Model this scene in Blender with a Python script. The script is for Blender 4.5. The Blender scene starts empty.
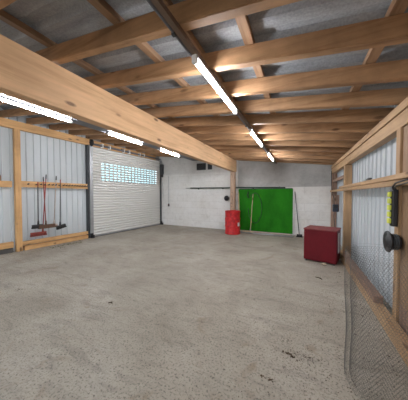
import bpy, bmesh, math, random
from mathutils import Vector, Matrix
random.seed(7)
S = bpy.context.scene
COL = S.collection
PI = math.pi

# ------------------------------------------------------------------ materials
def new_mat(name):
    m = bpy.data.materials.new(name); m.use_nodes = True
    nt = m.node_tree; b = nt.nodes['Principled BSDF']
    return m, nt, b
def N(nt, t, **kw):
    n = nt.nodes.new(t)
    for k, v in kw.items():
        if k in n.inputs: n.inputs[k].default_value = v
        else: setattr(n, k, v)
    return n
def L(nt, a, b): nt.links.new(a, b)
def ramp(nt, fac, stops):
    r = nt.nodes.new('ShaderNodeValToRGB'); e = r.color_ramp.elements
    while len(e) < len(stops): e.new(0.5)
    for el, (p, c) in zip(e, stops):
        el.position = p; el.color = (c[0], c[1], c[2], 1) if isinstance(c, (tuple, list)) else (c, c, c, 1)
    L(nt, fac, r.inputs[0]); return r.outputs[0]
def mixc(nt, fac, a, b, mode='MIX'):
    n = nt.nodes.new('ShaderNodeMix'); n.data_type = 'RGBA'; n.blend_type = mode
    for s, v in ((0, fac), (6, a), (7, b)):
        if hasattr(v, 'links'): L(nt, v, n.inputs[s])
        elif s == 0: n.inputs[0].default_value = v
        else: n.inputs[s].default_value = (v[0], v[1], v[2], 1)
    return n.outputs[2]
def coords(nt, scale=(1, 1, 1), rnd=True):
    tc = nt.nodes.new('ShaderNodeTexCoord'); mp = nt.nodes.new('ShaderNodeMapping')
    mp.inputs['Scale'].default_value = scale
    if rnd:
        oi = nt.nodes.new('ShaderNodeObjectInfo'); mu = N(nt, 'ShaderNodeMath', operation='MULTIPLY'); mu.inputs[1].default_value = 17.0
        L(nt, oi.outputs['Random'], mu.inputs[0])
        va = N(nt, 'ShaderNodeVectorMath', operation='ADD')
        L(nt, tc.outputs['Object'], va.inputs[0]); L(nt, mu.outputs[0], va.inputs[1])
        L(nt, va.outputs[0], mp.inputs[0])
    else:
        L(nt, tc.outputs['Object'], mp.inputs[0])
    return mp.outputs[0]
def bump(nt, h, b, s, d=0.01):
    n = N(nt, 'ShaderNodeBump'); n.inputs['Strength'].default_value = s; n.inputs['Distance'].default_value = d
    L(nt, h, n.inputs['Height']); L(nt, n.outputs[0], b.inputs['Normal'])

def wood(name, axis, light=(0.62, 0.40, 0.21), dark=(0.42, 0.24, 0.11), knot=(0.16, 0.08, 0.035), gloss=0.6, dirt=0.25):
    m, nt, b = new_mat(name)
    sc = [14.0, 14.0, 14.0]; sc[axis] = 0.9
    v = coords(nt, tuple(sc))
    n1 = N(nt, 'ShaderNodeTexNoise', Scale=1.3, Detail=5.0, Roughness=0.6); L(nt, v, n1.inputs['Vector'])
    c = ramp(nt, n1.outputs['Fac'], [(0.3, dark), (0.5, light), (0.72, tuple(min(1, k*1.18) for k in light))])
    ks = [5.0, 5.0, 5.0]; ks[axis] = 1.9
    v2 = coords(nt, tuple(ks))
    vo = N(nt, 'ShaderNodeTexVoronoi', Scale=1.0); L(nt, v2, vo.inputs['Vector'])
    k = ramp(nt, vo.outputs['Distance'], [(0.07, 1.0), (0.15, 0.0)])
    c = mixc(nt, k, c, knot)
    v3 = coords(nt, (0.8, 0.8, 0.8))
    n3 = N(nt, 'ShaderNodeTexNoise', Scale=2.0, Detail=6.0, Roughness=0.65); L(nt, v3, n3.inputs['Vector'])
    d = ramp(nt, n3.outputs['Fac'], [(0.45, 0.0), (0.8, dirt*2)])
    c = mixc(nt, d, c, tuple(x*0.45 for x in dark))
    L(nt, c, b.inputs['Base Color']); b.inputs['Roughness'].default_value = gloss
    bump(nt, n1.outputs['Fac'], b, 0.25, 0.004)
    return m
def plain(name, col, rough=0.5, metal=0.0, var=0.12, scale=6.0, spec=0.5):
    m, nt, b = new_mat(name)
    v = coords(nt, (1, 1, 1)); n = N(nt, 'ShaderNodeTexNoise', Scale=scale, Detail=5.0, Roughness=0.6); L(nt, v, n.inputs['Vector'])
    c = ramp(nt, n.outputs['Fac'], [(0.3, tuple(x*(1-var) for x in col)), (0.7, tuple(min(1, x*(1+var)) for x in col))])
    L(nt, c, b.inputs['Base Color']); b.inputs['Roughness'].default_value = rough; b.inputs['Metallic'].default_value = metal
    b.inputs['Specular IOR Level'].default_value = spec
    return m
def emis(name, col, st):
    m, nt, b = new_mat(name)
    b.inputs['Base Color'].default_value = (*col, 1); b.inputs['Emission Color'].default_value = (*col, 1); b.inputs['Emission Strength'].default_value = st
    return m

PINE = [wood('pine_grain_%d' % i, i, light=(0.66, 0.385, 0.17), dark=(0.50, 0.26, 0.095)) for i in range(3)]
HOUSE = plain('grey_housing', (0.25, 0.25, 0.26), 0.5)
RPINE_SHADED = [wood('right_pine_shaded_%d' % i, i, light=(0.46, 0.29, 0.155), dark=(0.33, 0.19, 0.09)) for i in range(3)]  # pine for the right wall, with the shadow there put into its colour
BEAM = wood('glulam', 1, light=(0.66, 0.405, 0.22), dark=(0.52, 0.295, 0.145), dirt=0.12)
RAFT = wood('rafter_wood', 0, light=(0.43, 0.245, 0.125), dark=(0.27, 0.14, 0.065), dirt=0.35)
PURL = wood('purlin_wood', 1, light=(0.36, 0.22, 0.13), dark=(0.24, 0.135, 0.075), dirt=0.3)
OLD = wood('weathered_wood', 1, light=(0.27, 0.15, 0.10), dark=(0.15, 0.08, 0.055), dirt=0.4)
POSTW = wood('weathered_post', 2, light=(0.34, 0.22, 0.16), dark=(0.2, 0.12, 0.085), dirt=0.4)
POSTL = wood('pale_weathered_post', 2, light=(0.50, 0.34, 0.24), dark=(0.30, 0.19, 0.13), dirt=0.4)
PLY = wood('plywood', 2, light=(0.30, 0.19, 0.11), dark=(0.22, 0.13, 0.075), dirt=0.3)
BLACK = plain('black_plastic', (0.02, 0.02, 0.023), 0.45)
DARKM = plain('dark_metal', (0.055, 0.06, 0.065), 0.45, 0.3)
GALV = plain('galvanised', (0.42, 0.43, 0.45), 0.42, 0.6)
TRAY = plain('grey_tray', (0.17, 0.17, 0.19), 0.5, 0.2)
WHITEP = plain('white_plastic', (0.75, 0.75, 0.74), 0.5)
REDH = plain('red_plastic', (0.36, 0.03, 0.035), 0.45)
RUST = plain('rusty_red', (0.30, 0.06, 0.045), 0.7, var=0.3)
PALE = plain('pale_plastic', (0.55, 0.45, 0.40), 0.5)
BRIST = plain('brown_bristle', (0.12, 0.065, 0.04), 0.95, var=0.4, scale=60)
BRISTB = plain('black_bristle', (0.02, 0.02, 0.02), 0.95, var=0.4, scale=60)
BRISTR = plain('red_bristle', (0.20, 0.04, 0.03), 0.95, var=0.4, scale=60)
YELLOW = plain('yellow_green', (0.62, 0.68, 0.10), 0.5)
POLE = wood('pale_pole', 2, light=(0.62, 0.5, 0.32), dark=(0.5, 0.38, 0.22), dirt=0.05)
DGREEN = plain('dark_green_metal', (0.035, 0.06, 0.045), 0.5)
HOSE = plain('dark_green_hose', (0.02, 0.10, 0.02), 0.5)
WIRE = plain('wire', (0.15, 0.15, 0.145), 0.5, 0.5, 0.1)
CABRED = plain('cabinet_red', (0.13, 0.006, 0.012), 0.55, 0.0, 0.16, 3.0, 0.2)
CABTOP = plain('cabinet_top_red', (0.20, 0.04, 0.04), 0.6, 0.0, 0.25, 8.0)
TUBE = emis('tube_light', (0.95, 0.97, 1.0), 62.0)
STONE = plain('stone', (0.45, 0.36, 0.27), 0.9)
DIRT = plain('dirt', (0.07, 0.045, 0.025), 0.95, var=0.4)
LEAF = plain('leaf', (0.12, 0.12, 0.06), 0.9, var=0.4)
PAPER = plain('paper', (0.7, 0.7, 0.68), 0.7)

def slat_mat():
    m, nt, b = new_mat('door_slats')
    v = coords(nt, (1, 1, 1)); n = N(nt, 'ShaderNodeTexNoise', Scale=1.0, Detail=3.0); L(nt, v, n.inputs['Vector'])
    L(nt, ramp(nt, n.outputs['Fac'], [(0.3, (0.76, 0.755, 0.73)), (0.7, (0.82, 0.81, 0.785))]), b.inputs['Base Color'])
    b.inputs['Roughness'].default_value = 0.45
    return m
SLAT = slat_mat()
def green_mat():
    m, nt, b = new_mat('green_board')
    v = coords(nt, (1, 1, 0.5)); n = N(nt, 'ShaderNodeTexNoise', Scale=2.2, Detail=6.0, Roughness=0.6); L(nt, v, n.inputs['Vector'])
    L(nt, ramp(nt, n.outputs['Fac'], [(0.3, (0.013, 0.13, 0.006)), (0.6, (0.022, 0.215, 0.010)), (0.8, (0.03, 0.23, 0.014))]), b.inputs['Base Color'])
    b.inputs['Roughness'].default_value = 0.75; b.inputs['Specular IOR Level'].default_value = 0.15
    return m
GREEN = green_mat()
def barrel_mat():
    m, nt, b = new_mat('barrel_red')
    v = coords(nt, (1, 1, 1)); n = N(nt, 'ShaderNodeTexNoise', Scale=9.0, Detail=5.0, Roughness=0.6); L(nt, v, n.inputs['Vector'])
    L(nt, ramp(nt, n.outputs['Fac'], [(0.3, (0.28, 0.010, 0.016)), (0.55, (0.60, 0.018, 0.022)), (0.75, (0.68, 0.05, 0.055))]), b.inputs['Base Color'])
    b.inputs['Roughness'].default_value = 0.5
    return m
BARREL = barrel_mat()
def sheet_mat(name, col, tr):
    m, nt, b = new_mat(name)
    v = coords(nt, (1, 1, 0.35)); n = N(nt, 'ShaderNodeTexNoise', Scale=2.0, Detail=6.0, Roughness=0.6); L(nt, v, n.inputs['Vector'])
    c = ramp(nt, n.outputs['Fac'], [(0.3, tuple(x*0.93 for x in col)), (0.7, tuple(min(1, x*1.05) for x in col))])
    L(nt, c, b.inputs['Base Color']); b.inputs['Roughness'].default_value = 0.45
    if tr > 0:
        t = N(nt, 'ShaderNodeBsdfTranslucent'); L(nt, c, t.inputs['Color'])
        mx = N(nt, 'ShaderNodeMixShader'); mx.inputs[0].default_value = tr
        L(nt, b.outputs[0], mx.inputs[1]); L(nt, t.outputs[0], mx.inputs[2])
        L(nt, mx.outputs[0], nt.nodes['Material Output'].inputs['Surface'])
    return m
SHEETL = sheet_mat('wall_sheet_left', (0.70, 0.725, 0.745), 0.3)
SHEETR = sheet_mat('wall_sheet_right', (0.64, 0.665, 0.69), 0.35)
def roof_mat():
    m, nt, b = new_mat('fibre_cement_roof')
    v = coords(nt, (0.35, 2.2, 1)); n = N(nt, 'ShaderNodeTexNoise', Scale=2.0, Detail=8.0, Roughness=0.7); L(nt, v, n.inputs['Vector'])
    c = ramp(nt, n.outputs['Fac'], [(0.3, (0.24, 0.25, 0.27)), (0.5, (0.38, 0.395, 0.42)), (0.7, (0.52, 0.535, 0.56))])
    v2 = coords(nt, (1, 1, 1)); n2 = N(nt, 'ShaderNodeTexNoise', Scale=60.0, Detail=3.0); L(nt, v2, n2.inputs['Vector'])
    c = mixc(nt, 0.35, c, ramp(nt, n2.outputs['Fac'], [(0.35, 0.4), (0.65, 1.0)]), 'MULTIPLY')
    L(nt, c, b.inputs['Base Color']); b.inputs['Roughness'].default_value = 0.8
    bump(nt, n2.outputs['Fac'], b, 0.3, 0.004)
    return m
ROOF = roof_mat()
def floor_mat():
    m, nt, b = new_mat('rough_concrete_floor')
    v = coords(nt, (1, 1, 1), False)
    n1 = N(nt, 'ShaderNodeTexNoise', Scale=0.8, Detail=8.0, Roughness=0.65, Distortion=0.4); L(nt, v, n1.inputs['Vector'])
    c = ramp(nt, n1.outputs['Fac'], [(0.25, (0.31, 0.27, 0.22)), (0.5, (0.45, 0.405, 0.34)), (0.72, (0.57, 0.525, 0.46))])
    # trowelled streaks
    v2 = coords(nt, (1.2, 5.0, 1), False); n2 = N(nt, 'ShaderNodeTexNoise', Scale=1.6, Detail=7.0, Roughness=0.7, Distortion=1.0); L(nt, v2, n2.inputs['Vector'])
    c = mixc(nt, 0.55, c, ramp(nt, n2.outputs['Fac'], [(0.32, 0.5), (0.48, 0.92), (0.7, 1.0)]), 'MULTIPLY')
    # fine grit
    n3 = N(nt, 'ShaderNodeTexNoise', Scale=55.0, Detail=4.0, Roughness=0.7); L(nt, v, n3.inputs['Vector'])
    c = mixc(nt, 0.85, c, ramp(nt, n3.outputs['Fac'], [(0.35, 0.2), (0.46, 0.88), (0.7, 1.0)]), 'MULTIPLY')
    n4 = N(nt, 'ShaderNodeTexNoise', Scale=16.0, Detail=6.0, Roughness=0.75); L(nt, v, n4.inputs['Vector'])
    c = mixc(nt, 0.75, c, ramp(nt, n4.outputs['Fac'], [(0.3, 0.4), (0.43, 0.93), (0.7, 1.0)]), 'MULTIPLY')
    # dark spots and stains with shapes of their own
    vo = N(nt, 'ShaderNodeTexVoronoi', Scale=2.6, Randomness=1.0); L(nt, v, vo.inputs['Vector'])
    c = mixc(nt, ramp(nt, vo.outputs['Distance'], [(0.018, 0.8), (0.045, 0.0)]), c, (0.07, 0.055, 0.04))
    n5 = N(nt, 'ShaderNodeTexNoise', Scale=1.9, Detail=5.0, Roughness=0.6, Distortion=1.6); L(nt, v, n5.inputs['Vector'])
    c = mixc(nt, ramp(nt, n5.outputs['Fac'], [(0.60, 0.0), (0.70, 0.55)]), c, (0.25, 0.19, 0.13))
    L(nt, c, b.inputs['Base Color']); b.inputs['Roughness'].default_value = 0.72
    b.inputs['Specular IOR Level'].default_value = 0.35
    bump(nt, n4.outputs['Fac'], b, 0.35, 0.01)
    return m
FLOOR = floor_mat()
def backwall_mat():
    m, nt, b = new_mat('whitewashed_block_wall')
    v = coords(nt, (1, 1, 1), False)
    sp = N(nt, 'ShaderNodeSeparateXYZ'); L(nt, v, sp.inputs[0])
    n1 = N(nt, 'ShaderNodeTexNoise', Scale=1.3, Detail=8.0, Roughness=0.7); L(nt, v, n1.inputs['Vector'])
    white = ramp(nt, n1.outputs['Fac'], [(0.28, (0.66, 0.645, 0.62)), (0.45, (0.79, 0.78, 0.77)), (0.7, (0.86, 0.86, 0.86))])
    cb = N(nt, 'ShaderNodeCombineXYZ'); L(nt, sp.outputs[0], cb.inputs[0]); L(nt, sp.outputs[2], cb.inputs[1])
    br = N(nt, 'ShaderNodeTexBrick', Scale=1.0); L(nt, cb.outputs[0], br.inputs['Vector'])
    br.inputs['Brick Width'].default_value = 0.95; br.inputs['Row Height'].default_value = 0.3; br.inputs['Mortar Size'].default_value = 0.009; br.inputs['Mortar Smooth'].default_value = 0.6
    br.inputs['Color1'].default_value = (1, 1, 1, 1); br.inputs['Color2'].default_value = (0.93, 0.92, 0.90, 1); br.inputs['Mortar'].default_value = (0.82, 0.81, 0.79, 1)
    white = mixc(nt, 0.8, white, br.outputs['Color'], 'MULTIPLY')
    grey = ramp(nt, n1.outputs['Fac'], [(0.3, (0.33, 0.325, 0.32)), (0.5, (0.45, 0.445, 0.435)), (0.7, (0.54, 0.535, 0.53))])
    mz = N(nt, 'ShaderNodeMath', operation='GREATER_THAN'); L(nt, sp.outputs[2], mz.inputs[0]); mz.inputs[1].default_value = 1.80
    mx = N(nt, 'ShaderNodeMath', operation='GREATER_THAN'); L(nt, sp.outputs[0], mx.inputs[0]); mx.inputs[1].default_value = -3.45
    mm = N(nt, 'ShaderNodeMath', operation='MULTIPLY'); L(nt, mz.outputs[0], mm.inputs[0]); L(nt, mx.outputs[0], mm.inputs[1])
    c = mixc(nt, mm.outputs[0], white, grey)
    # greyer unpainted strip high up on the left
    mh = ramp(nt, sp.outputs[2], [(0.0, 0.0), (1.0, 0.0)])
    mg = N(nt, 'ShaderNodeMapRange'); L(nt, sp.outputs[2], mg.inputs[0]); mg.inputs[1].default_value = 2.45; mg.inputs[2].default_value = 2.55; mg.inputs[4].default_value = 0.45
    c = mixc(nt, mg.outputs[0], c, grey)
    n2 = N(nt, 'ShaderNodeTexNoise', Scale=7.0, Detail=6.0, Roughness=0.7); L(nt, v, n2.inputs['Vector'])
    c = mixc(nt, 0.5, c, ramp(nt, n2.outputs['Fac'], [(0.3, 0.72), (0.5, 1.0)]), 'MULTIPLY')
    L(nt, c, b.inputs['Base Color']); b.inputs['Roughness'].default_value = 0.85
    bump(nt, n2.outputs['Fac'], b, 0.3, 0.01)
    return m
BACKW = backwall_mat()
def pane_mat():
    m, nt, b = new_mat('clear_vision_panes')
    t = N(nt, 'ShaderNodeBsdfTransparent'); t.inputs[0].default_value = (0.70, 0.87, 0.90, 1)
    g = N(nt, 'ShaderNodeBsdfGlossy'); g.inputs['Roughness'].default_value = 0.05
    mx = N(nt, 'ShaderNodeMixShader'); mx.inputs[0].default_value = 0.06
    L(nt, t.outputs[0], mx.inputs[1]); L(nt, g.outputs[0], mx.inputs[2]); L(nt, mx.outputs[0], nt.nodes['Material Output'].inputs['Surface'])
    return m
PANE = pane_mat()
GROUND = plain('yard_gravel', (0.32, 0.30, 0.27), 0.9, var=0.25, scale=3)

# ------------------------------------------------------------------ mesh helpers
def BM(): return bmesh.new()
def add_box(bm, x0, x1, y0, y1, z0, z1, bev=0.0, M=None):
    r = bmesh.ops.create_cube(bm, size=1.0)
    vs = r['verts']
    for v in vs:
        v.co = Vector((x0 + (v.co.x+0.5)*(x1-x0), y0 + (v.co.y+0.5)*(y1-y0), z0 + (v.co.z+0.5)*(z1-z0)))
    if bev > 0:
        es = list({e for v in vs for e in v.link_edges})
        rr = bmesh.ops.bevel(bm, geom=es, offset=bev, segments=2, affect='EDGES', profile=0.6)
        vs = rr['verts'] if False else list({v for f in rr['faces'] for v in f.verts} | {v for v in vs if v.is_valid})
    if M is not None:
        for v in vs: v.co = M @ v.co
    return vs
def add_tube(bm, pts, r, seg=10, caps=True, radii=None):
    pts = [Vector(p) for p in pts]; rings = []
    up = Vector((0, 0, 1)); t0 = (pts[1]-pts[0]).normalized()
    if abs(t0.z) > 0.9: up = Vector((1, 0, 0))
    n = t0.cross(up).normalized()
    for i, p in enumerate(pts):
        t = (pts[min(i+1, len(pts)-1)] - pts[max(i-1, 0)]).normalized()
        n = (n - t*n.dot(t)).normalized(); b = t.cross(n)
        rr = radii[i] if radii else r
        rings.append([bm.verts.new(p + (n*math.cos(2*PI*k/seg) + b*math.sin(2*PI*k/seg))*rr) for k in range(seg)])
    for a, c in zip(rings, rings[1:]):
        for k in range(seg):
            f = bm.faces.new((a[k], a[(k+1) % seg], c[(k+1) % seg], c[k])); f.smooth = True
    if caps:
        bm.faces.new(rings[0][::-1]); bm.faces.new(rings[-1])
def add_lathe(bm, prof, seg=40, M=None):
    rings = []
    for r, z in prof:
        if r < 1e-5: rings.append([bm.verts.new((0, 0, z))])
        else: rings.append([bm.verts.new((r*math.cos(2*PI*k/seg), r*math.sin(2*PI*k/seg), z)) for k in range(seg)])
    for a, c in zip(rings, rings[1:]):
        for k in range(seg):
            if len(a) == 1 and len(c) == 1: continue
            if len(a) == 1: f = bm.faces.new((a[0], c[(k+1) % seg], c[k]))
            elif len(c) == 1: f = bm.faces.new((a[k], a[(k+1) % seg], c[0]))
            else: f = bm.faces.new((a[k], a[(k+1) % seg], c[(k+1) % seg], c[k]))
            f.smooth = True
    if M is not None:
        for rg in rings:
            for v in rg: v.co = M @ v.co
def add_loft(bm, sections):   # list of equally long closed loops
    rs = [[bm.verts.new(p) for p in s] for s in sections]
    for a, c in zip(rs, rs[1:]):
        n = len(a)
        for k in range(n): bm.faces.new((a[k], a[(k+1) % n], c[(k+1) % n], c[k]))
    bm.faces.new(rs[0][::-1]); bm.faces.new(rs[-1])
def obj(name, bm, mat, parent=None, loc=None, rz=0.0):
    bmesh.ops.recalc_face_normals(bm, faces=bm.faces)
    me = bpy.data.meshes.new(name); bm.to_mesh(me); bm.free(); me.materials.append(mat)
    o = bpy.data.objects.new(name, me); COL.objects.link(o)
    if parent: o.parent = parent
    if loc is not None: o.location = loc
    if rz: o.rotation_euler = (0, 0, rz)
    return o
def tag(o, label, cat, group=None, kind=None):
    o['label'] = label; o['category'] = cat
    if group: o['group'] = group
    if kind: o['kind'] = kind
    return o
def thing(name, label, cat, loc=(0, 0, 0), rz=0.0, group=None):
    o = bpy.data.objects.new(name, None); COL.objects.link(o); o.empty_display_size = 0.1
    o.location = loc; o.rotation_euler = (0, 0, rz)
    return tag(o, label, cat, group)
def struct(name, bm, mat, loc=None, rz=0.0, parent=None):
    o = obj(name, bm, mat, parent, loc, rz)
    if parent is None: o['kind'] = 'structure'
    return o
def copy_tree(o, parent=None):
    c = o.copy(); COL.objects.link(c); c.parent = parent
    for ch in list(o.children): copy_tree(ch, c)
    return c

# ------------------------------------------------------------------ frames of reference
SL = 0.123                                   # the roof falls this much per metre towards the right wall
def rb(x): return 2.92 - SL*(x + 2.4)        # height of the rafters' underside
ROOFA = math.atan(SL)
LO = Vector((-6.4, 8.30, 0)); LRZ = -math.radians(3.2)    # left wall: local +X into the room, local -Y towards the camera
def by(x): return 8.1 + (1.1 - x)*0.027       # back wall face
BRZ = -math.atan(0.027)

# ------------------------------------------------------------------ the shell
bm = BM(); add_box(bm, -7.6, 1.6, -2.2, 8.6, -0.15, 0.0); struct('floor', bm, FLOOR)
bm = BM(); add_box(bm, -30, 30, -30, 35, -0.35, -0.16); g = struct('ground', bm, GROUND)

# back wall (sloping top), local origin at its right-hand foot
bm = BM(); xs = (-7.75, 0.25)
o0 = Vector((1.1, 8.1, 0))
fr = [Vector((xs[0], 0, 0)), Vector((xs[1], 0, 0)), Vector((xs[1], 0, rb(1.35)+0.2)), Vector((xs[0], 0, rb(-6.65)+0.2))]
add_loft(bm, [[p for p in fr], [p + Vector((0, 0.2, 0)) for p in fr]])
struct('wall_back', bm, BACKW, o0, BRZ)

def ribbed(bm, y0, y1, zf, z0, x, pitch=0.2, h=0.03, thick=0.004, sgn=1):
    # trapezoidal sheet in the YZ plane; zf(y) gives the top
    pts = []; y = y0; 
    while y < y1 - 1e-6:
        for dy, dx in ((0, 0), (pitch*0.62, 0), (pitch*0.68, h), (pitch*0.94, h)):
            if y+dy <= y1: pts.append((y+dy, x + sgn*dx))
        y += pitch
    if pts[-1][0] < y1: pts.append((y1, pts[-1][1]))
    a = [[bm.verts.new((px, py, z0)), bm.verts.new((px, py, zf(py)))] for py, px in pts]
    c = [[bm.verts.new((px - thick, py, z0)), bm.verts.new((px - thick, py, zf(py)))] for py, px in pts]
    for i in range(len(a)-1):
        bm.faces.new((a[i][0], a[i+1][0], a[i+1][1], a[i][1])); bm.faces.new((c[i][0], c[i][1], c[i+1][1], c[i+1][0]))
        bm.faces.new((a[i][1], a[i+1][1], c[i+1][1], c[i][1])); bm.faces.new((a[i][0], c[i][0], c[i+1][0], a[i+1][0]))
    bm.faces.new((a[0][0], a[0][1], c[0][1], c[0][0])); bm.faces.new((a[-1][0], c[-1][0], c[-1][1], a[-1][1]))
# left wall sheets up to the roller door, and the strip above it
DY0, DY1, DH = -3.66, -0.10, 3.2
bm = BM(); ribbed(bm, -10.3, DY0-0.06, lambda y: 3.72, 0.0, -0.17, pitch=0.17, h=0.035); struct('wall_left', bm, SHEETL, LO, LRZ)
bm = BM(); add_box(bm, -0.2, -0.14, DY0-0.055, 0.0, DH+0.02, 3.72); add_box(bm, -0.13, -0.062, DY0-0.16, DY0-0.085, 0.0, 0.01); add_box(bm, -0.2, -0.05, DY1+0.10, 0.02, 0, DH+0.02)
struct('wall_left_above_door', bm, plain('grey_render', (0.33, 0.32, 0.31), 0.8), LO, LRZ)
# right wall sheets
bm = BM(); ribbed(bm, -2.0, 8.08, lambda y: rb(1.15)+0.22, 0.0, 1.12, h=0.045); struct('wall_right', bm, SHEETR)

# roof sheets, corrugated across the slope
bm = BM(); pts = []; y = -2.0; P = 0.26
while y < 8.5:
    for dy, dz in ((0, 0), (0.11, 0), (0.145, 0.045), (0.225, 0.045)): pts.append((y+dy, dz))
    y += P
def rz_(x, dz): return rb(x) + 0.155 + 0.065 + dz
a = [[bm.verts.new((x, py, rz_(x, dz))) for x in (-7.5, 1.5)] for py, dz in pts]
c = [[bm.verts.new((x, py, rz_(x, dz)+0.008)) for x in (-7.5, 1.5)] for py, dz in pts]
for i in range(len(a)-1):
    bm.faces.new((a[i][0], a[i+1][0], a[i+1][1], a[i][1])); bm.faces.new((c[i][0], c[i][1], c[i+1][1], c[i+1][0]))
    for k in (0, 1): bm.faces.new((a[i][k], c[i][k], c[i+1][k], a[i+1][k]))
bm.faces.new((a[0][0], a[0][1], c[0][1], c[0][0])); bm.faces.new((a[-1][0], c[-1][0], c[-1][1], a[-1][1]))
struct('ceiling', bm, ROOF)

# ------------------------------------------------------------------ roof timber
ORD = ['first', 'second', 'third', 'fourth', 'fifth', 'sixth', 'seventh', 'eighth', 'ninth', 'tenth', 'eleventh', 'twelfth', 'thirteenth', 'fourteenth', 'fifteenth']
bm = BM(); sx = math.sqrt(1+SL*SL)
x0, x1 = -7.05, 1.10
prof = [(x0, rb(x0)), (x1, rb(x1)), (x1, rb(x1)+0.155), (x0, rb(x0)+0.155)]
secs = [[Vector((px, yy, pz)) for px, pz in prof] for yy in (0.0, 0.08)]
add_loft(bm, secs)
es = [e for e in bm.edges if abs((e.verts[0].co-e.verts[1].co).x) > 1]
bmesh.ops.bevel(bm, geom=es, offset=0.006, segments=2, affect='EDGES')
RY = [0.64] + [1.24 + 0.553*k for k in range(13)]
raf = obj('roof_rafter', bm, RAFT)
for i, yy in enumerate(RY):
    o = raf if i == 0 else raf.copy()
    if i: COL.objects.link(o)
    o.location = (0, yy, 0)
    far = len(RY) - 1 - i
    lab = ('%s pine rafter under the roof counted from the camera' % ORD[i]) if i < 8 else ('pine roof rafter nearest the back wall' if far == 0 else '%s pine roof rafter counted forward from the back wall' % ORD[far])
    tag(o, lab, 'rafter', 'pine rafters under the grey roof sheets')
PX = [(-4.4, 'left of the main beam'), (-2.42, 'directly above the main beam'), (-1.42, 'between main beam and middle lights'), (-0.92, 'above the middle line of tube lights'), (-0.42, 'just right of the middle tube lights'), (0.57, 'close to the right wall')]
for i, (px, w) in enumerate(PX):
    zb = rb(px) + 0.156
    for k in range(1):
        bm = BM(); add_box(bm, -0.04, 0.04, -1.5, 8.05, 0, 0.06, 0.004)
        for v in bm.verts: v.co.z -= SL*v.co.x
        o = obj('roof_purlin', bm, PURL, None, (px, 0, zb))
        tag(o, 'rough wooden purlin running lengthwise over the rafters, ' + w, 'purlin', 'purlins between rafters and roof sheets')

# main beam and its post
BX0, BX1, BZ = -2.54, -2.385, 2.45
bm = BM(); add_box(bm, 0, BX1-BX0, -2.0, 7.95+0.14, 0, 2.915-BZ, 0.008)
tag(obj('main_beam', bm, BEAM, None, (BX0, 0, BZ)), 'deep pale laminated timber main beam crossing the hall under the rafters', 'beam')
t = thing('support_post', 'rough wooden post behind the red barrel carrying the main beam', 'post', (-2.50, 7.98, 0))
bm = BM(); add_box(bm, -0.095, 0.095, -0.085, 0.085, 0, 2.449, 0.008); obj('post_body', bm, POSTL, t)
bm = BM(); add_box(bm, -0.075, 0.075, -0.115, -0.086, 0.9, 2.43, 0.004)
obj('facing_board', bm, POSTL, t)
for zz in (1.02, 1.16, 1.30, 1.46, 1.60):
    bm = BM(); add_lathe(bm, [(0, 0), (0.016, 0), (0.016, 0.02), (0, 0.025)], 12, Matrix.Translation((random.uniform(-0.03, 0.03), -0.115, zz)) @ Matrix.Rotation(PI/2, 4, 'X'))
    obj('bolt_head', bm, DARKM, t)

# ------------------------------------------------------------------ lights
def fixture(label, group, x, y, z):
    t = thing('tube_light', label, 'light', (x, y, z), 0, group)
    bm = BM(); add_box(bm, -0.027, 0.027, -0.6, 0.6, 0.008, 0.03, 0.006); obj('housing', bm, HOUSE, t)
    bm = BM(); add_tube(bm, [(0, -0.575, -0.012), (0, 0.575, -0.012)], 0.018, 20); obj('tube', bm, TUBE, t)
    for s in (-1, 1):
        bm = BM(); add_box(bm, -0.022, 0.022, s*0.59-0.02, s*0.59+0.02, -0.038, 0.028, 0.008); obj('end_cap', bm, WHITEP, t)
    return t
LX = -0.81
for i, yy in enumerate((2.10, 4.18, 6.30)):
    fixture('bright white tube light in the middle line, ' + ('nearest the camera', 'second from the camera', 'nearest the back wall')[i], 'tube lights hung in a line along the middle of the roof', LX, yy, 2.645)
for i, yy in enumerate((2.0, 4.05, 6.1)):
    fixture('white tube light left of the main beam, ' + ('nearest the camera above the brooms', 'over the middle of the roller door', 'at the far end by the back wall')[i], 'tube lights in a line on the left side', -4.3, yy, 3.03)
# mounting rails
t = thing('cable_rail', 'dark rail with conduit carrying the middle line of tube lights', 'rail', (LX, 0, 2.676))
bm = BM(); add_box(bm, -0.020, 0.022, -1.3, 8.0, 0.0, 0.042, 0.004); obj('rail', bm, plain('dark_rail', (0.17, 0.115, 0.085), 0.7), t)
bm = BM(); add_tube(bm, [(-0.05, -1.3, 0.033), (-0.05, 8.0, 0.033)], 0.012, 12); obj('conduit', bm, TRAY, t)
for yy in RY:
    bm = BM(); add_box(bm, -0.065, -0.035, yy+0.02, yy+0.05, 0.010, 0.052, 0.004); obj('conduit_clip', bm, DARKM, t)
t = thing('cable_tray', 'wide grey metal tray under the rafters carrying the left tube lights', 'tray', (-4.05, 0, 0))
bm = BM(); add_box(bm, -0.40, 0.36, -1.3, 8.1, 3.062, 3.078, 0.003)
add_box(bm, -0.40, -0.385, -1.3, 8.1, 3.078, 3.11); add_box(bm, 0.345, 0.36, -1.3, 8.1, 3.03, 3.062)
obj('tray_body', bm, TRAY, t)
for yy in RY[1::3]:
    bm = BM(); add_box(bm, -0.395, -0.375, yy+0.03, yy+0.05, 3.1, rb(-4.43)+0.0); obj('hanger', bm, DARKM, t)
for i, (px, py) in enumerate(((-4.0, 1.70), (-4.02, 2.35), (-4.0, 3.5))):
    bm = BM(); add_lathe(bm, [(0.0, -0.012), (0.03, -0.01), (0.036, 0)], 16); o = obj('tray_glint', bm, emis('tray_glint_glow', (0.9, 0.95, 1.0), 5.0), t, (px+4.05, py, 3.061))  # reflected glints on the tray, imitated by small glowing discs; no lamps here

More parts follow.
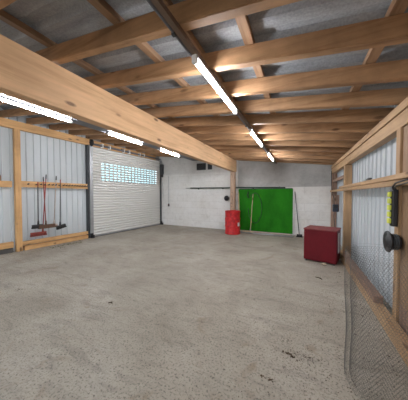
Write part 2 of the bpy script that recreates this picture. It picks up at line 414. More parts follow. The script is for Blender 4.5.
# ------------------------------------------------------------------ left wall frame (local frame of the wall)
def lbox(name, label, cat, x0, x1, y0, y1, z0, z1, mat, group=None):
    c = Vector(((x0+x1)/2, (y0+y1)/2, z0)); R_ = Matrix.Rotation(LRZ, 3, 'Z')
    bm = BM(); add_box(bm, x0-c.x, x1-c.x, y0-c.y, y1-c.y, 0, z1-z0, 0.006)
    return tag(obj(name, bm, mat, None, LO + R_ @ c, LRZ), label, cat, group)
def lthing(name, label, cat, x, y, z, group=None):
    return thing(name, label, cat, LO + Matrix.Rotation(LRZ, 3, 'Z') @ Vector((x, y, z)), LRZ, group)
lbox('wall_plate', 'long wooden wall plate over the left sheet wall below the rafters', 'beam', -0.10, 0.0, -9.5, DY0-0.06, 3.23, 3.44, PINE[1])
lbox('door_header', 'wooden header beam above the white roller door', 'beam', -0.13, -0.06, DY0-0.05, -0.35, 3.24, 3.44, PINE[1])
lbox('wall_post', 'upright pine post left of the hanging brooms', 'post', -0.10, 0.02, -5.72, -5.60, 0.0, 3.225, PINE[2], 'left wall posts')
lbox('wall_rail', 'pine cross rail left of the upright post', 'rail', -0.09, -0.02, -9.4, -5.775, 1.70, 1.86, PINE[1])
lbox('sill_board', 'horizontal pine sill board low on the left wall behind the brooms', 'board', -0.09, 0.0, -5.595, DY0-0.15, 0.14, 0.24, PINE[1])
lbox('sill_board', 'horizontal pine sill board left of the upright post', 'board', -0.09, 0.0, -9.4, -5.775, 0.13, 0.28, PINE[1])
lbox('kick_board', 'pine board on the floor under the sill behind the brooms', 'board', -0.09, 0.03, -5.56, -4.82, 0.0, 0.118, PINE[1])
lbox('kick_board', 'shorter pine floor board beside the roller door jamb', 'board', -0.09, 0.03, -4.81, DY0-0.17, 0.0, 0.118, PINE[1])
lbox('concrete_kerb', 'dark concrete kerb under the sill left of the upright post', 'kerb', -0.10, -0.03, -9.4, -5.775, 0.0, 0.125, plain('dark_concrete', (0.10, 0.095, 0.09), 0.9))
lbox('door_jamb_post', 'dark steel jamb post left of the roller door', 'post', -0.13, 0.0, DY0-0.14, DY0-0.09, 0.0, 3.235, DARKM)
# tool rail with hooks
t = lthing('tool_rail', 'pine tool rail with a row of hooks holding the brooms', 'rail', 0, -5.595, 1.71)
bm = BM(); add_box(bm, -0.09, -0.02, 0, 1.8, 0, 0.17, 0.006); obj('board', bm, PINE[1], t)
hk = BM(); add_tube(hk, [(-0.02, 0, 0.09), (0.03, 0, 0.085), (0.06, 0, 0.09), (0.075, 0, 0.115)], 0.014, 8)
h0 = obj('hook', hk, DARKM, t); first = True
for yy in [0.14, 0.33, 0.43, 0.52, 0.62, 0.72, 0.80, 0.90, 1.02, 1.10, 1.18, 1.26, 1.34, 1.42, 1.50, 1.58, 1.66, 1.73]:
    h = h0 if first else h0.copy()
    if not first: COL.objects.link(h); h.parent = t
    first = False; h.location = (0, yy, 0)
# brooms: handle hung on the rail, head down
def broom(name, label, y, ztop, zhead, lean, hl, hmat, headmat, brmat, x=0.075, off=0.0, hh=0.06):
    t = lthing(name, label, 'broom', x, y, zhead)
    bm = BM(); add_tube(bm, [(0, lean, ztop-zhead), (0, lean*0.98, ztop-zhead-0.03), (0, 0, 0.03)], 0.014, 10, radii=[0.008, 0.012, 0.012]); obj('handle', bm, hmat, t)
    bm = BM(); add_tube(bm, [(0, lean, ztop-zhead+0.003), (0, lean*0.93, ztop-zhead-0.12)], 0.0145, 10); obj('grip', bm, BLACK if hmat is not BLACK else RUST, t)
    bm = BM(); add_tube(bm, [(0, 0.003, 0.12), (0, 0, 0.0)], 0.024, 10, radii=[0.019, 0.026]); obj('socket', bm, headmat, t)
    bm = BM(); add_box(bm, -0.035, 0.035, off-hl/2, off+hl/2, -0.035, 0.012, 0.008); obj('head', bm, headmat, t)
    bm = BM(); n = int(hl/0.028)
    for i in range(n):
        for xx in (-0.022, 0.0, 0.022):
            yy = off - hl/2 + (i+0.5)*hl/n
            add_loft(bm, [[Vector((xx+sx_*0.009, yy+sy_*0.011, -0.03)) for sx_, sy_ in ((-1, -1), (1, -1), (1, 1), (-1, 1))],
                          [Vector((xx*1.4+sx_*0.013+random.uniform(-.004, .004), yy+(yy-off)*0.05+sy_*0.014, -0.035-hh)) for sx_, sy_ in ((-1, -1), (1, -1), (1, 1), (-1, 1))]])
    obj('bristles', bm, brmat, t)
    return t
G = 'brooms hanging on the tool rail'
broom('broom', 'black handled broom with wide dark head, leftmost of the hanging brooms', -5.27, 1.86, 0.66, 0.01, 0.24, BLACK, BLACK, BRISTB, off=-0.02)
broom('broom', 'dark red handled broom with wide brown bristle head on the tool rail', -5.10, 2.01, 0.64, -0.04, 0.40, RUST, BRIST, BRIST, off=0.03, x=0.10)
broom('broom', 'bright red handled broom with low hanging red head near the floor', -5.15, 2.09, 0.44, 0.11, 0.36, REDH, RUST, BRISTR, x=0.035, off=-0.10)
broom('broom', 'pale handled thin scraper hanging between the red and black handled brooms', -4.86, 2.07, 0.62, 0.08, 0.16, PALE, PALE, BRIST, x=0.03, off=0.0, hh=0.03)
tb = broom('broom', 'black handled broom with small black head, rightmost of the hanging brooms', -4.72, 1.97, 0.57, 0.03, 0.25, BLACK, BLACK, BRISTB, off=0.02)

for ch in tb.children:
    if ch.name.startswith(('head', 'bristles')): ch.rotation_euler = (0.22, 0, 0)
t = lthing('rounded_board', 'brown board with rounded corner standing on the rail at the left edge', 'board', -0.055, -6.35, 1.862)
bm = BM(); pr_ = [(-0.5, 0), (0.38, 0)] + [(0.38-0.16+0.16*math.cos(k*PI/16), 0.08+0.14*math.sin(k*PI/16)) for k in range(9)] + [(-0.5, 0.22)]
add_loft(bm, [[Vector((xx, py_, pz_)) for py_, pz_ in pr_] for xx in (-0.012, 0.012)]); obj('board', bm, PLY, t)
# ------------------------------------------------------------------ roller door
door = bpy.data.objects.new('door_1', None); COL.objects.link(door); door.location = LO; door.rotation_euler = (0, 0, LRZ); door['kind'] = 'structure'
bm = BM(); NS = 32; SP = (DH-0.04)/NS
W0, W1, NC = -3.32, -0.33, 17
def pf(f): return -0.055 if f <= 0.161 or f >= 1 else -0.024 + 0.032*math.sin(PI*(f-0.15)/0.85)**0.5
FR = [0.0, 0.16, 0.18, 0.30, 0.42, 0.58, 0.74, 0.92, 1.0]
def strip(y0, y1, z0, f0, f1):
    a, b_ = pf(f0), pf(f1)
    za, zb = z0+f0*SP, z0+f1*SP
    v = [bm.verts.new(p) for p in ((a, y0, za), (a, y1, za), (b_, y1, zb), (b_, y0, zb))]; bm.faces.new(v)
    v = [bm.verts.new(p) for p in ((a-0.008, y0, za), (b_-0.008, y0, zb), (b_-0.008, y1, zb), (a-0.008, y1, za))]; bm.faces.new(v)
cw = (W1-W0)/NC
for k in range(NS):
    z0 = 0.04 + k*SP; win = 20 <= k <= 26
    for f0, f1 in zip(FR, FR[1:]):
        if win and 0.3 <= f0 and f1 <= 0.75:
            strip(DY0, W0, z0, f0, f1); strip(W1, DY1, z0, f0, f1)
            for cI in range(NC+1):
                yc = W0 + cI*cw; a_, b2 = max(yc-cw*0.17, W0), min(yc+cw*0.17, W1)
                strip(a_, b2, z0, f0, f1)
        else: strip(DY0, DY1, z0, f0, f1)
me = bpy.data.meshes.new('curtain'); bm.to_mesh(me); bm.free(); me.materials.append(SLAT)
cur = bpy.data.objects.new('curtain', me); COL.objects.link(cur); cur.parent = door
for k in range(20, 27):
    z0 = 0.04 + k*SP; bm = BM(); add_box(bm, -0.072, -0.068, W0, W1, z0+SP*0.12, z0+SP*0.88); obj('vision_pane_row', bm, PANE, cur)
bm = BM(); add_box(bm, -0.045, 0.005, DY0, DY1, 0.012, 0.05, 0.004); obj('bottom_bar', bm, GALV, door)
bm = BM(); add_box(bm, -0.05, 0.012, DY0, DY1, 0.0, 0.013); obj('rubber_seal', bm, BLACK, door)
for ya, yb in ((DY0-0.085, DY0+0.03), (DY1-0.03, DY1+0.07)):
    bm = BM(); add_box(bm, -0.085, -0.065, ya, yb, 0.0, DH+0.03, 0.003); add_box(bm, 0.012, 0.03, ya, yb, 0.0, DH+0.03, 0.003)
    add_box(bm, -0.05, 0.02, ya if ya < -1 else yb-0.025, (ya+0.025) if ya < -1 else yb, 0, DH+0.03, 0.003)
    obj('guide_rail', bm, GALV if ya < -1 else DARKM, door)
for yy in (DY0-0.05, DY1+0.03):
    bm = BM(); add_box(bm, 0.03, 0.13, yy-0.05, yy+0.05, 0.0, 0.03, 0.004); add_box(bm, 0.03, 0.06, yy-0.05, yy+0.05, 0.03, 0.16, 0.004); add_box(bm, 0.10, 0.13, yy-0.02, yy+0.05, 0.03, 0.10, 0.004); obj('foot_bracket', bm, BLACK, door)
bm = BM(); add_tube(bm, [(0.0, DY0, 3.30), (0.0, DY1, 3.30)], 0.035, 16); obj('roller_shaft', bm, TRAY, door)
bm = BM(); add_lathe(bm, [(0, -0.03), (0.11, -0.03), (0.13, -0.015), (0.13, 0.015), (0.11, 0.03), (0.03, 0.03), (0.03, 0.05), (0, 0.05)], 32, Matrix.Translation((0.03, DY0-0.02, 3.32)) @ Matrix.Rotation(PI/2, 4, 'X')); obj('end_drum', bm, BLACK, door)
for yy in (-3.25, -2.95, -2.3, -2.03, -1.45, -1.2):
    bm = BM(); add_box(bm, -0.055, -0.035, yy-0.03, yy+0.03, 3.23, 3.38, 0.003); add_box(bm, -0.035, 0.06, yy-0.03, yy+0.03, 3.345, 3.365, 0.003); add_box(bm, 0.04, 0.055, yy-0.02, yy+0.02, 3.22, 3.345, 0.003)
    obj('roller_bracket', bm, WHITEP, door)
t = lthing('door_motor', 'black drive motor box at the far upper corner of the roller door', 'motor', 0.0, 0.0, 2.42)
bm = BM(); add_box(bm, 0.035, 0.17, -0.14, 0.0, 0.12, 0.62, 0.012); obj('gear_case', bm, DARKM, t)
bm = BM(); add_box(bm, 0.05, 0.15, -0.12, -0.02, -0.02, 0.12, 0.012); obj('motor_cap', bm, BLACK, t)
bm = BM(); add_tube(bm, [(0.10, -0.07, -0.02), (0.105, -0.06, -0.3), (0.14, -0.035, -0.6), (0.14, -0.035, -1.0)], 0.008, 8); obj('hand_chain', bm, GALV, t)
bm = BM(); add_box(bm, 0.04, 0.055, -0.13, -0.07, 0.62, 0.90, 0.003); add_tube(bm, [(0.10, -0.07, 0.6), (0.10, -0.09, 0.8)], 0.02, 8); obj('mounting_arm', bm, GALV, t)

# ------------------------------------------------------------------ things on the back wall
def bthing(name, label, cat, x, z, d=0.0, group=None): return thing(name, label, cat, (x, by(x)-d, z), BRZ, group)
for nm, x, w, lab in (('large', -4.09, 0.43, 'larger dark louvred vent high on the back wall left of the beam'), ('small', -3.65, 0.17, 'small dark louvred vent high on the back wall beside the larger one')):
    t = bthing('wall_vent', lab, 'vent', x, 2.66, 0, 'dark vents high on the back wall'); h = 0.27
    bm = BM(); add_box(bm, -w/2-0.02, w/2+0.02, -0.02, 0.0, -0.02, 0, .003); add_box(bm, -w/2-0.02, w/2+0.02, -0.02, 0.0, h, h+0.02, .003)
    add_box(bm, -w/2-0.02, -w/2, -0.02, 0.0, 0, h); add_box(bm, w/2, w/2+0.02, -0.02, 0.0, 0, h); obj('frame', bm, GALV if False else BLACK, t)
    bm = BM()
    for i in range(7): add_box(bm, -w/2, w/2, -0.004, 0.004, 0, 0.035, 0, Matrix.Translation((0, -0.012, 0.012+i*h/7)) @ Matrix.Rotation(0.35, 4, 'X'))
    obj('louvres', bm, BLACK, t)
    bm = BM(); add_box(bm, -w/2, w/2, -0.003, 0.0, 0, h); obj('backing', bm, BLACK, t)
t = bthing('wall_switch', 'small dark switch box on conduit beside the roller door', 'switch', -5.93, 1.0)
bm = BM(); add_box(bm, -0.035, 0.035, -0.05, 0, -0.07, 0.07, 0.008); obj('switch_box', bm, DARKM, t)
bm = BM(); add_lathe(bm, [(0, 0), (0.014, 0), (0.014, 0.012), (0, 0.015)], 12, Matrix.Translation((0, -0.05, 0.02)) @ Matrix.Rotation(PI/2, 4, 'X')); obj('button', bm, REDH, t)
bm = BM(); add_tube(bm, [(0, -0.015, 0.07), (0, -0.015, 1.45)], 0.011, 8); obj('conduit', bm, GALV, t)
# long pole resting on pegs along the wall
t = bthing('wall_pipe', 'long dark green pipe held horizontally along the back wall', 'pipe', -2.6, 1.80, 0.05)
bm = BM(); add_tube(bm, [(-2.05, 0, 0.02), (1.0, 0, 0.0), (2.1, 0, -0.025)], 0.027, 12); obj('pipe', bm, DGREEN, t)
bm = BM(); add_tube(bm, [(-2.3, 0, 0.022), (-2.04, 0, 0.02)], 0.015, 10); obj('thin_end', bm, GALV, t)
for x in (-1.6, -0.4, 0.9, 1.9):
    bm = BM(); add_box(bm, x-0.02, x+0.02, -0.04, 0.05, -0.045, -0.030, 0.003); add_box(bm, x-0.02, x+0.02, -0.04, -0.03, -0.045, 0.02, 0.003); obj('pipe_bracket', bm, DARKM, t)
# green board
t = bthing('green_board', 'large bright green board leaning flat against the back wall', 'board', -1.28, 0.0, 0.045)
bm = BM(); add_box(bm, -1.03, 1.05, -0.02, 0.02, 0.05, 1.735, 0.006); obj('board', bm, GREEN, t)
bm = BM(); add_box(bm, -0.98, 1.0, -0.025, 0.025, 0.0, 0.05, 0.004); obj('base_strip', bm, PALE, t)
bm = BM(); add_box(bm, 1.051, 1.075, -0.03, 0.02, 0.0, 1.72, 0.003); obj('edge_trim', bm, WHITEP, t)
bm = BM(); add_box(bm, -1.0, 1.03, -0.024, 0.024, 1.736, 1.755, 0.003); obj('top_trim', bm, DGREEN, t)
# hose hanging over the board
pts = []
for i in range(40):
    a_ = -2.2 + i*(5.4/39); pts.append((0.27*math.cos(a_-0.9), 0, 0.60*math.sin(a_-0.9)))
t = thing('hanging_hose', 'dark green hose hanging in a loop in front of the green board', 'hose', (-1.62, by(-1.6)-0.09, 0.98), BRZ)
bm = BM(); add_tube(bm, pts, 0.014, 8); obj('hose', bm, HOSE, t)
bm = BM(); add_tube(bm, [(-0.27, 0.0, 0.66), (-0.30, 0.0, 0.50), (-0.26, 0.0, 0.40)], 0.02, 8); obj('nozzle', bm, BLACK, t)
# leaning sticks
def stick(name, label, a, b_, r, mat, cat='pole', foot=None):
    t = thing(name, label, cat, (b_[0], b_[1], b_[2]))
    bm = BM(); d = Vector(a)-Vector(b_); add_tube(bm, [(0, 0, 0), tuple(d*0.5), tuple(d)], r, 10, radii=[r, r, r*0.85]); obj('shaft', bm, mat, t)
    if foot: foot(t)
    return t
def scraper(t):
    bm = BM(); add_box(bm, -0.30, 0.12, -0.03, 0.03, 0.0, 0.05, 0.006); obj('head', bm, POLE, t)
    bm = BM(); add_tube(bm, [(0, 0, 0.04), (0.003, 0.01, 0.14)], 0.022, 10); obj('socket', bm, GALV, t)
stick('push_broom', 'pale wooden handled broom leaning on the green board', (-1.70, by(-1.8)-0.08, 1.56), (-1.75, by(-1.8)-0.33, 0.03), 0.017, POLE, 'broom', scraper)
stick('wooden_stake', 'pale wooden stake leaning between the post and the green board', (-2.31, by(-2.3)-0.05, 1.62), (-2.22, by(-2.3)-0.26, 0.0), 0.03, POLE, 'stake')
def tuft(t):
    bm = BM(); add_box(bm, -0.09, 0.09, -0.04, 0.04, 0.06, 0.10, 0.008); obj('head', bm, BLACK, t)
    bm = BM()
    for i in range(8):
        xx = -0.08+i*0.022
        add_loft(bm, [[Vector((xx+sx_*0.01, sy_*0.03, 0.065)) for sx_, sy_ in ((-1, -1), (1, -1), (1, 1), (-1, 1))], [Vector((xx*1.2+sx_*0.014, sy_*0.04, -0.0)) for sx_, sy_ in ((-1, -1), (1, -1), (1, 1), (-1, 1))]])
    obj('bristles', bm, BRISTB, t)
stick('floor_broom', 'thin dark broom leaning on the back wall beside the red cabinet', (-0.17, by(-.1)-0.02, 1.62), (0.0, by(0)-0.30, 0.005), 0.013, DARKM, 'broom', tuft)
# pipe on the floor by the board, hanging reel
bm = BM(); add_tube(bm, [(-0.95, 0.03, 0), (0.2, 0, 0), (1.15, -0.03, 0)], 0.024, 12)
tag(obj('floor_pipe', bm, GALV, None, (-1.35, by(-1.3)-0.42, 0.025), BRZ), 'thin grey pipe lying on the floor before the green board', 'pipe')
t = bthing('cable_reel', 'small round black reel hung on the back wall left of the post', 'reel', -2.83, 1.36, 0.0)
R90 = Matrix.Rotation(PI/2, 4, 'X')
bm = BM(); add_lathe(bm, [(0, 0.0), (0.05, 0.0), (0.05, 0.06), (0, 0.06)], 24, R90); obj('hub', bm, DARKM, t)
bm = BM(); add_lathe(bm, [(0, 0.06), (0.11, 0.06), (0.115, 0.07), (0.11, 0.08), (0.04, 0.075), (0.035, 0.09), (0, 0.09)], 32, R90); obj('front_disc', bm, BLACK, t)
bm = BM(); add_lathe(bm, [(0, 0.0), (0.09, 0.0), (0.09, 0.01), (0, 0.01)], 32, R90); obj('back_disc', bm, BLACK, t)

# red barrel
t = thing('red_barrel', 'dented bright red barrel standing in front of the wooden post', 'barrel', (-2.35, 7.47, 0))
pr = [(0, 0.0), (0.285, 0.0), (0.30, 0.015), (0.29, 0.04)]
for zc in (0.30, 0.59): pr += [(0.285, zc-0.05), (0.287, zc-0.03), (0.302, zc), (0.287, zc+0.03), (0.285, zc+0.05)]
pr += [(0.284, 0.84), (0.30, 0.87), (0.30, 0.885), (0.283, 0.885), (0.278, 0.86), (0.0, 0.858)]
bm = BM(); add_lathe(bm, pr, 48)
for v in bm.verts:
    a_ = math.atan2(v.co.y, v.co.x); rr = math.hypot(v.co.x, v.co.y)
    if rr > 0.2 and 0.06 < v.co.z < 0.84:
        k = 1 + 0.018*math.sin(3*a_+v.co.z*7) + 0.012*math.sin(7*a_-v.co.z*11); v.co.x *= k; v.co.y *= k
obj('drum', bm, BARREL, t)
bm = BM(); add_lathe(bm, [(0, 0.859), (0.03, 0.859), (0.03, 0.872), (0, 0.872)], 16, Matrix.Translation((0.15, -0.08, 0))); obj('bung', bm, BLACK, t)
bm = BM(); add_lathe(bm, [(0, 0.859), (0.02, 0.859), (0.02, 0.872), (0, 0.872)], 16, Matrix.Translation((-0.16, 0.06, 0))); obj('bung', bm, BLACK, t)
bm = BM(); add_box(bm, -0.045, 0.045, -0.003, 0.003, 0.32, 0.46, 0.001, Matrix.Rotation(math.radians(65), 4, 'Z') @ Matrix.Translation((0, -0.296, 0))); obj('paper_tag', bm, PAPER, t)

# red cabinet
t = thing('red_cabinet', 'dark red metal cabinet on the floor by the right wall', 'cabinet', (0.40, 5.06, 0), -math.radians(15))
bm = BM(); add_box(bm, -0.32, 0.32, 0.0, 0.58, 0.03, 0.72, 0.010); obj('body', bm, CABRED, t)
bm = BM(); add_box(bm, -0.33, 0.33, -0.012, 0.595, 0.721, 0.742, 0.008); obj('lid', bm, CABTOP, t)
bm = BM(); add_box(bm, -0.305, 0.305, -0.010, -0.001, 0.06, 0.705, 0.004); dr = obj('door', bm, CABRED, t)
for sx_ in (-0.27, 0.27):
    for sy_ in (0.03, 0.54):
        bm = BM(); add_lathe(bm, [(0, 0), (0.02, 0), (0.022, 0.03), (0, 0.03)], 14, Matrix.Translation((sx_, sy_, 0))); obj('foot', bm, BLACK, t)
bm = BM(); add_box(bm, 0.321, 0.326, 0.20, 0.34, 0.22, 0.66, 0.002); o = obj('paper_label', bm, PAPER, t); o['label'] = 'white paper strip on the side'
bm = BM(); bmesh.ops.create_icosphere(bm, subdivisions=2, radius=0.045)
for v in bm.verts: v.co = Vector((v.co.x*1.2, v.co.y, v.co.z*0.6)) * random.uniform(0.9, 1.1)
tag(obj('stone', bm, STONE, None, (0.47, 4.93, 0.026)), 'small beige stone lying in front of the red cabinet', 'stone')

# ------------------------------------------------------------------ right wall frame
RX = 0.95
def rbox(name, label, cat, x0, x1, y0, y1, z0, z1, mat, group=None):
    bm = BM(); add_box(bm, x0-(x0+x1)/2, x1-(x0+x1)/2, y0-(y0+y1)/2, y1-(y0+y1)/2, 0, z1-z0, 0.006)
    return tag(obj(name, bm, mat, None, ((x0+x1)/2, (y0+y1)/2, z0)), label, cat, group)
zt = rb(RX) - 0.012 - 0.02
rbox('top_plate', 'upper of the two pine plates along the top of the right wall', 'beam', RX, RX+0.12, -1.8, 8.05, zt-0.09, zt, RPINE_SHADED[1])
rbox('top_plate', 'lower wider pine plate along the top of the right wall', 'beam', RX+0.012, RX+0.13, -1.8, 8.05, zt-0.255, zt-0.100, RPINE_SHADED[1])
SB = zt-0.26
for y, w, lab, mt in ((7.86, 0.16, 'dark weathered wooden post in the back right corner', POSTW), (5.74, 0.13, 'pine stud of the right wall behind the red cabinet', RPINE_SHADED[2]), (2.82, 0.10, 'pine stud of the right wall nearest the camera beside the wire roll', RPINE_SHADED[2])):
    rbox('wall_stud', lab, 'post', RX, RX+0.15, y, y+w, 0.0, SB, mt, 'right wall studs')
rbox('wall_rail', 'lower pine cross rail at head height between the studs of the right wall', 'rail', RX-0.05, RX-0.002, -1.0, 7.85, 1.595, 1.655, RPINE_SHADED[1])
rbox('wall_rail', 'upper pine cross rail resting on the lower one on the right wall', 'rail', RX-0.065, RX-0.002, -1.0, 6.06, 1.660, 1.715, RPINE_SHADED[1])
rbox('short_brace', 'short dark wooden brace high between corner post and stud', 'brace', RX+0.02, RX+0.1, 6.055, 7.855, 1.92, 2.0, POSTW)
rbox('floor_sill', 'pine floor sill timber along the foot of the right wall', 'sill', RX-0.09, RX-0.003, 1.2, 5.9, 0.0, 0.15, RPINE_SHADED[1])
rbox('stacked_plank', 'weathered reddish plank lying on the floor sill of the right wall', 'plank', RX-0.105, RX-0.008, 3.15, 4.95, 0.152, 0.235, OLD)
rbox('wood_block', 'small grey wooden block on the sill near the red cabinet', 'block', RX-0.085, RX-0.01, 4.98, 5.28, 0.152, 0.275, POSTW)
rbox('plywood_panel', 'brown plywood panel on the right wall beside the nearest stud', 'panel', RX+0.02, RX+0.05, -1.0, 2.81, 0.342, SB-0.005, PLY)
rbox('low_board', 'weathered low board below the plywood panel by the wire roll', 'board', RX+0.02, RX+0.06, -1.0, 2.81, 0.0, 0.34, POSTW)

# reel on the wall
RY_ = Matrix.Rotation(-PI/2, 4, 'Y')
t = thing('cable_drum', 'black round cable drum mounted on the stud below the power strip', 'reel', (RX-0.001, 2.79, 1.0))
bm = BM(); add_lathe(bm, [(0, 0), (0.075, 0), (0.07, 0.02), (0.07, 0.06), (0.08, 0.08), (0, 0.08)], 32, RY_); obj('hub', bm, BLACK, t)
bm = BM(); add_lathe(bm, [(0.03, 0.08), (0.105, 0.08), (0.115, 0.088), (0.11, 0.10), (0.06, 0.095), (0.05, 0.11), (0, 0.11), (0, 0.081)], 40, RY_); obj('flange', bm, BLACK, t)
bm = BM()
for k in range(3):
    zz = 0.022+k*0.018
    add_tube(bm, [(-zz, 0.078*math.cos(q*PI/12), 0.078*math.sin(q*PI/12)) for q in range(25)], 0.009, 6)
obj('wound_cable', bm, DARKM, t)
# yellow and black power strip hung under the rail
t = thing('power_strip', 'black and yellow power strip hanging below the cross rail', 'power strip', (RX-0.032, 2.84, 1.16))
bm = BM(); add_box(bm, -0.026, 0.026, -0.035, 0.035, 0, 0.40, 0.012); obj('housing', bm, BLACK, t)
for k in range(5):
    bm = BM(); add_box(bm, -0.052, -0.0265, -0.028, 0.028, 0.03+k*0.072, 0.088+k*0.072, 0.010); sk = obj('socket', bm, YELLOW, t)
bm = BM(); add_tube(bm, [(0, 0, 0.40), (0, 0, 0.45)], 0.006, 8); add_tube(bm, [(0, 0, 0.445), (0.0, -0.01, 0.46), (0.02, -0.01, 0.47)], 0.006, 8); obj('hanging_loop', bm, GALV, t)
bm = BM(); add_tube(bm, [(-0.01, 0.0, 0.40), (-0.03, -0.05, 0.43), (-0.05, -0.18, 0.46), (-0.05, -0.4, 0.48), (-0.04, -0.9, 0.49), (-0.04, -2.0, 0.49)], 0.009, 8)
add_tube(bm, [(0.01, -0.01, 0.40), (-0.02, -0.07, 0.42), (-0.05, -0.22, 0.435), (-0.05, -0.5, 0.455), (-0.045, -1.2, 0.46), (-0.04, -2.0, 0.46)], 0.007, 8)
obj('cable', bm, BLACK, t)
# small tool on the upper rail
t = thing('hand_tool', 'small grey hand tool lying on the cross rail of the right wall', 'tool', (RX-0.03, 3.75, 1.716))
bm = BM(); add_tube(bm, [(0, -0.10, 0.02), (0, -0.02, 0.022), (0, 0.09, 0.018)], 0.018, 12, radii=[0.013, 0.019, 0.015]); obj('grip', bm, DARKM, t)
bm = BM(); add_box(bm, -0.012, 0.012, 0.09, 0.22, 0.010, 0.022, 0.003); obj('blade', bm, GALV, t)
# socket box between corner post and stud
t = thing('socket_box', 'black electrical socket box by the back right corner post', 'socket box', (RX-0.002, 7.1, 1.00))
bm = BM(); add_box(bm, 0.0, 0.12, -0.012, 0.012, 0.0, 0.5, 0.003); obj('backing_plate', bm, POSTW, t, (0, 0.09, 0))
bm = BM(); add_box(bm, -0.06, 0.08, -0.08, 0.077, 0.0, 0.22, 0.014); obj('box_body', bm, plain('navy_black', (0.02, 0.028, 0.05), 0.45), t)
bm = BM(); add_box(bm, -0.045, 0.06, -0.10, -0.081, 0.11, 0.19, 0.008); obj('flap', bm, BLACK, t)
bm = BM(); add_tube(bm, [(-0.02, 0.0, 0.22), (-0.02, 0.04, 0.4), (-0.03, 0.3, 0.55), (-0.03, 0.55, 0.9), (-0.03, 0.58, 1.28)], 0.010, 8); add_tube(bm, [(-0.02, -0.04, 0.0), (-0.03, -0.05, -0.15), (0.02, 0.0, -0.6), (0.0, 0.1, -0.95)], 0.008, 8); obj('cable', bm, BLACK, t)

# ------------------------------------------------------------------ roll of hexagonal wire mesh
CX, CY, HR, H = 0.635, 1.97, 0.29, 1.06
t = thing('wire_mesh_roll', 'loose standing roll of hexagonal chicken wire at the foot of the right wall', 'wire roll', (CX, CY, 0))
cw_, ch_ = 0.021, 0.018         # cell width, row height
turns = 1.45; nc = int(turns*2*PI*0.28/cw_); nr = int(H/ch_)
def roll(u, z):                 # u in metres along the sheet
    a_ = u/0.28; r = HR - 0.012*a_/1.0*0.5 + 0.006*math.sin(5*a_+z*4) + 0.004*math.sin(z*9+a_)
    return Vector((r*math.cos(a_+2.2), r*math.sin(a_+2.2), z + 0.006*math.sin(a_*2)))
bm = BM(); segs = []
for r_ in range(nr):
    for c_ in range(nc):
        u = (c_ + 0.5*(r_ % 2))*cw_; z = r_*ch_ + 0.01
        segs.append((u, z, u, z+ch_*0.45))
        segs.append((u, z+ch_*0.45, u+cw_*0.5, z+ch_)); segs.append((u, z+ch_*0.45, u-cw_*0.5, z+ch_))
for z in (0.006, H+0.012):
    for c_ in range(nc): segs.append((c_*cw_, z, (c_+1)*cw_, z))
wr = 0.0007
for (u0, z0, u1, z1) in segs:
    p, q = roll(u0, z0), roll(u1, z1); d = (q-p).normalized(); n = d.cross(Vector((p.x, p.y, 0)).normalized())
    if n.length < 1e-3: n = Vector((0, 0, 1))
    n.normalize(); m_ = d.cross(n)
    ra = [bm.verts.new(p + (n*math.cos(k*2*PI/3) + m_*math.sin(k*2*PI/3))*wr) for k in range(3)]
    rb_ = [bm.verts.new(q + (n*math.cos(k*2*PI/3) + m_*math.sin(k*2*PI/3))*wr) for k in range(3)]
    for k in range(3): bm.faces.new((ra[k], ra[(k+1) % 3], rb_[(k+1) % 3], rb_[k]))
me = bpy.data.meshes.new('wire_mesh'); bm.to_mesh(me); bm.free(); me.materials.append(WIRE)
o = bpy.data.objects.new('wire_mesh', me); COL.objects.link(o); o.parent = t

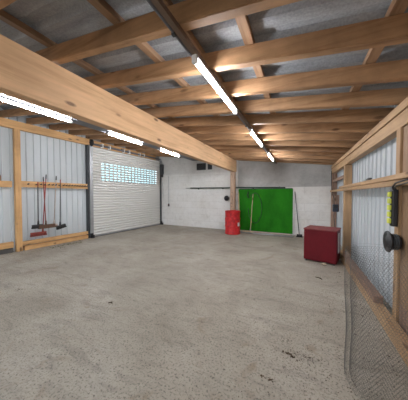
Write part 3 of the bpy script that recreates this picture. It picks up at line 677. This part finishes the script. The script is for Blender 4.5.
# ------------------------------------------------------------------ dirt on the floor
def crumbs(name, label, cat, spots, mat):
    bm = BM()
    for cx_, cy_, sx_, sy_, n, rmin, rmax in spots:
        for i in range(n):
            x = random.gauss(cx_, sx_); y = random.gauss(cy_, sy_); r = random.uniform(rmin, rmax)
            vs = bmesh.ops.create_icosphere(bm, subdivisions=1, radius=r)['verts']
            a_ = random.uniform(0, PI); e = random.uniform(1, 2.2)
            for v in vs:
                c = v.co; c = Vector((c.x*e, c.y*0.8, c.z*0.5))*random.uniform(0.75, 1.2); c.z = max(c.z, -r*0.35)
                v.co = Vector((x + c.x*math.cos(a_) - c.y*math.sin(a_), y + c.x*math.sin(a_) + c.y*math.cos(a_), c.z + r*0.35))
    return tag(obj(name, bm, mat), label, cat, None, 'stuff')
crumbs('dirt_crumbs', 'dark crumbs of dirt scattered over the concrete floor', 'dirt',
       [(-0.10, 2.02, 0.02, 0.008, 14, .003, .009), (-0.05, 1.985, 0.02, 0.008, 12, .003, .010), (-0.1, 2.19, 0.04, 0.012, 9, .002, .006), (0.04, 2.04, 0.08, 0.03, 50, .002, .005), (-0.26, 1.67, 0.016, 0.006, 7, .003, .007), (-0.20, 1.66, 0.02, 0.01, 9, .003, .008), (0.0, 2.0, 0.2, 0.2, 260, .001, .004), (-0.3, 2.4, 0.7, 0.6, 260, .0015, .004), (0.5, 1.9, 0.2, 0.3, 260, .001, .005), (-4.0, 1.55, 0.12, 0.03, 14, .003, .008), (-2.5, 1.5, 0.9, 0.4, 90, .001, .005), (0.45, 2.9, 0.25, 0.6, 80, .0015, .005), (-0.3, 3.0, 1.2, 0.9, 60, .0015, .006), (0.75, 3.6, 0.09, 0.8, 60, .003, .010), (-2.6, 3.2, 1.4, 1.2, 50, .002, .007), (-1.0, 6.8, 1.3, 0.4, 40, .004, .012)], DIRT)
crumbs('leaf_litter', 'grey green leaf litter on the floor below the brooms', 'leaves', [(-6.3, 3.55, 0.12, 0.25, 60, .006, .02)], LEAF)
def twig(label, x, y, a_, l):
    bm = BM(); add_tube(bm, [(-l/2, 0, 0), (0, 0.01, 0.004), (l/2, 0, 0)], 0.006, 6); add_tube(bm, [(0, 0.01, 0.004), (l*0.2, 0.03, 0.004)], 0.004, 6)
    tag(obj('twig', bm, DIRT, None, (x, y, 0.007), a_), label, 'twig', 'twigs on the floor')
twig('short dark twig on the floor in front of the red cabinet', 0.32, 4.1, -0.6, 0.12)
twig('short dark twig on the floor at the left foreground', -2.35, 1.9, 0.3, 0.06)

# ------------------------------------------------------------------ light from outside
w = bpy.data.worlds.new('World'); S.world = w; w.use_nodes = True
bg = w.node_tree.nodes['Background']; bg.inputs[0].default_value = (0.90, 0.96, 1.0, 1); bg.inputs[1].default_value = 1.05

# ------------------------------------------------------------------ camera
cam = bpy.data.cameras.new('camera'); co = bpy.data.objects.new('camera', cam); COL.objects.link(co); S.camera = co
cam.sensor_width = 36; cam.sensor_fit = 'HORIZONTAL'; cam.lens = 36*200/408.0; cam.clip_start = 0.05
co.location = (0, 0, 1.5)
co.rotation_euler = (PI/2 - math.atan(5/200), 0, math.atan2(96, math.hypot(200, 5)))
vs = S.view_settings; vs.view_transform = 'Standard'; vs.look = 'None'; vs.gamma = 1; vs.exposure = 1.2
vs.use_curve_mapping = False
